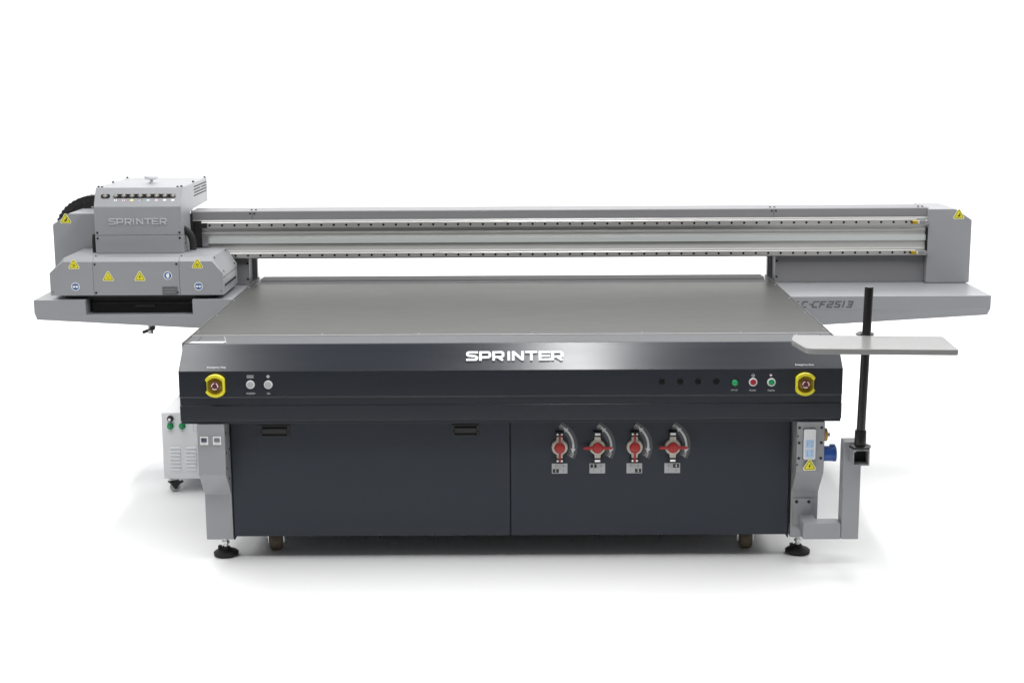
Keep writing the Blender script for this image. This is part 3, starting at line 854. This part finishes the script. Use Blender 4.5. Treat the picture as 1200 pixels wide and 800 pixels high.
# hoses
def hose(pts, r, name):
    mb = MB(); P = []
    # smooth curve through the points
    V = [Vector(p) for p in pts]; V = [V[0] * 2 - V[1]] + V + [V[-1] * 2 - V[-2]]
    for i in range(1, len(V) - 2):
        for t in range(10):
            t /= 10; a, b, c, d = V[i - 1], V[i], V[i + 1], V[i + 2]
            P.append(.5 * ((2 * b) + (c - a) * t + (2 * a - 5 * b + 4 * c - d) * t * t + (3 * b - a - 3 * c + d) * t ** 3))
    P.append(V[-2])
    n = 16; v = []; 
    for k, p in enumerate(P):
        d = (P[min(k + 1, len(P) - 1)] - P[max(k - 1, 0)]).normalized()
        a = d.cross(Vector((0, 1, .01))).normalized(); u = a.cross(d).normalized()
        rr = r * (1.0 if k % 2 else .93)
        for q in range(n): tt = 2 * PI * q / n; v.append(tuple(p + (a * math.cos(tt) + u * math.sin(tt)) * rr))
    f = [(k * n + i, k * n + (i + 1) % n, (k + 1) * n + (i + 1) % n, (k + 1) * n + i) for k in range(len(P) - 1) for i in range(n)]
    mb.add(v, f + [tuple(range(n))[::-1], tuple((len(P) - 1) * n + i for i in range(n))], 'rubber')
    mb.build(name, carriage, smooth=True)
hose([(-1.785, 1.735, 1.335), (-1.768, 1.74, 1.325), (-1.746, 1.75, 1.298), (-1.736, 1.755, 1.262), (-1.734, 1.755, 1.205)], .020, 'hose')
mb = MB(); mb.M = Matrix.Translation((-1.734, 1.755, 1.2083)); mb.lathe([(.034, 0), (.034, .004), (.026, .006)], 'grey_paint', n=24); mb.build('hose_collar', carriage)
hose([(-2.262, 1.72, 1.307), (-2.266, 1.72, 1.27), (-2.266, 1.72, 1.205)], .014, 'hose')

# ---------------------------------------------------------------- side arm with pole and shelf
mb = MB()
mb.box(1.290, 1.456, -.04, .035, .140, .213, 'grey_paint')       # outward tube
mb.box(1.4575, 1.535, -.0395, .0345, .1395, .583, 'grey_paint')    # upright tube
mb.box(1.297, 1.357, .036, .104, .142, .211, 'grey_paint')        # tube back to the leg
sa = mb.build('side_arm', PR, bevel=.004)
mb = MB()
mb.box(1.268, 1.352, .0985, .1045, .165, .288, 'grey_paint')
mb.M = front(0, .0983, 0)
for x in (1.283, 1.338): mb.screw(x, .272, .0075, .004)
mb.build('mounting_plate', sa, bevel=.001)
mb = MB(); mb.M = front(0, .1035, 0); mb.box(1.2655, 1.3545, .162, .291, 0, .0008, 'gap'); mb.build('plate_shadow_gap', sa) if 0 else None
mb = MB()
x0, x1, z0, z1, t = 1.481, 1.553, .496, .567, .005
ya, yb = -.115, -.0405
for a, b, c, d in ((x0, x1, z1 - t, z1), (x0, x1, z0, z0 + t), (x0, x0 + t, z0 + t, z1 - t), (x1 - t, x1, z0 + t, z1 - t)):
    mb.box(a, b, ya, yb, c, d, 'grey_paint')
mb.box(x0 + t, x1 - t, -.062, -.060, z0 + t, z1 - t, 'gap')  # added dark plate, shade inside the tube put into colour
mb.box(x0 + t + .0005, x0 + t + .019, -.0655, -.0622, z1 - t - .019, z1 - t - .0005, 'white_plastic')  # added white patch for the bright backdrop showing through the tube
mb.build('tube_socket', sa)
mb = MB()
mb.lathe([(.046, 0), (.048, .003), (.047, .010), (.036, .013)], 'black_pole', (1.5185, -.078, .5675), 8)
mb.lathe([(.0255, .012), (.0245, .075), (.0235, .078)], 'black_pole', (1.5185, -.078, .5675), 28)
mb.build('pole_collar', sa, smooth=True)
mb = MB(); mb.tube([(1.519, -.078, .63), (1.5315, -.078, 1.270), (1.5315, -.078, 1.273)], .0188, 'black_pole', 28)
mb.build('pole', sa, smooth=True)
# the shelf: rounded corners, turned a few degrees
cor = [(1.215, -.068, .012), (1.843, -.118, .012), (1.827, -.419, .014), (1.216, -.378, .035), (1.189, -.175, .030)]
def rounded(cor, k=6):
    out = []; n = len(cor)
    for i in range(n):
        p = Vector(cor[i][:2]); a = Vector(cor[i - 1][:2]); b = Vector(cor[(i + 1) % n][:2]); r = cor[i][2]
        pa = p + (a - p).normalized() * r; pb = p + (b - p).normalized() * r
        for j in range(k + 1):
            t = j / k; out.append(tuple(pa * (1 - t) ** 2 + p * 2 * t * (1 - t) + pb * t * t))
    return out
mb = MB(); mb.prism(rounded(cor), 1.041, 1.065, 'shelf_paint', 'z'); mb.build('shelf', sa, bevel=.003)
mb = MB(); mb.box(1.490, 1.572, -.30, -.045, 1.030, 1.0405, 'black_plastic')
mb.lathe([(.040, 0), (.042, .005), (.030, .012)], 'black_pole', (1.5275, -.050, 1.060), 8)
mb.build('shelf_bracket', sa)

# ================================================================== white chiller cabinet on casters
CH = thing('water_chiller', 'low white cooling cabinet on casters with louvres and green knobs behind the left leg', 'chiller')
mb = MB(); mb.box(-1.825, -1.435, 1.20, 1.78, .078, .434, 'white_enamel')
body = mb.build('body', CH, bevel=.004)
mb = MB(); mb.M = front(0, 1.1995, 0)
mb.box(-1.660, -1.6585, .338, .42, 0, .0006, 'label_grey'); mb.box(-1.660, -1.52, .336, .3375, 0, .0006, 'label_grey')
mb.build('panel_seam', body)
for x0 in (-1.787, -1.705):
    for k in range(7):
        z = .248 - k * .0195
        mb = MB()
        a, b = x0, x0 + .056
        # a pressed louvre: wedge standing proud at its lower lip
        mb.add([(a, 1.1996, z + .005), (b, 1.1996, z + .005), (b - .003, 1.192, z - .0045), (a + .003, 1.192, z - .0045), (a, 1.1996, z - .006), (b, 1.1996, z - .006)],
               [(0, 1, 2, 3), (3, 2, 5, 4), (0, 3, 4), (1, 5, 2)], 'white_enamel')
        mb.build('louvre', body)
mb = MB(); mb.M = front(-1.776, 1.1995, .402)
mb.box(-.021, .021, -.024, .020, 0, .001, 'white_ink')
mb.lathe([(.017, .001), (.017, .010), (.012, .012), (.004, .012)], 'black_plastic', n=24); mb.cyl((-.004, -.003, .012), .0075, .002, 'white_ink', n=14)
tiny_text(mb, 0, -.0225, .036, .005, 'black_ink', 8, .0014)
mb.build('dial', body)
for x in (-1.778, -1.716):
    mb = MB(); mb.M = front(x, 1.1995, .362)
    mb.lathe([(.0175, 0), (.0175, .006), (.013, .008), (.012, .018), (.004, .019)], 'green_lens', n=24)
    mb.box(-.003, .003, -.012, .012, .018, .022, 'green_lens')
    tiny_text(mb, 0, -.026, .018, .004, 'label_grey', 4)
    mb.build('switch_knob', body)
def ccaster(x, y):
    mb = MB(); mb.M = Matrix.Translation((x, y, 0)) @ Matrix.Rotation(.5, 4, 'Z')
    mb.box(-.035, .030, -.028, .028, .070, .0775, 'zinc'); mb.cyl((0, 0, .058), .020, .012, 'black_plastic', n=16)
    for s in (-1, 1): mb.prism([(-.034, .058), (.020, .062), (.016, .040), (.004, .018), (-.008, .018)], s * .016 - .002, s * .016 + .002, 'black_plastic', 'y')
    mb.box(-.036, .010, -.016, .016, .052, .060, 'black_plastic')
    mb.prism([(.010, .046), (.040, .056), (.042, .050), (.012, .036)], -.014, .014, 'black_plastic', 'y')
    c = mb.build('caster', CH, bevel=.0015)
    mb = MB(); mb.M = Matrix.Translation((x, y, 0)) @ Matrix.Rotation(.5, 4, 'Z') @ frame((-.002, .011, .0275), (1, 0, 0), (0, 0, 1))
    mb.lathe([(.010, 0), (.025, .002), (.0275, .006), (.0275, .016), (.025, .020), (.010, .022)], 'label_grey', n=28)
    mb.build('wheel', c, smooth=True)
for x, y in ((-1.775, 1.235), (-1.48, 1.235), (-1.775, 1.73), (-1.48, 1.73)): ccaster(x, y)
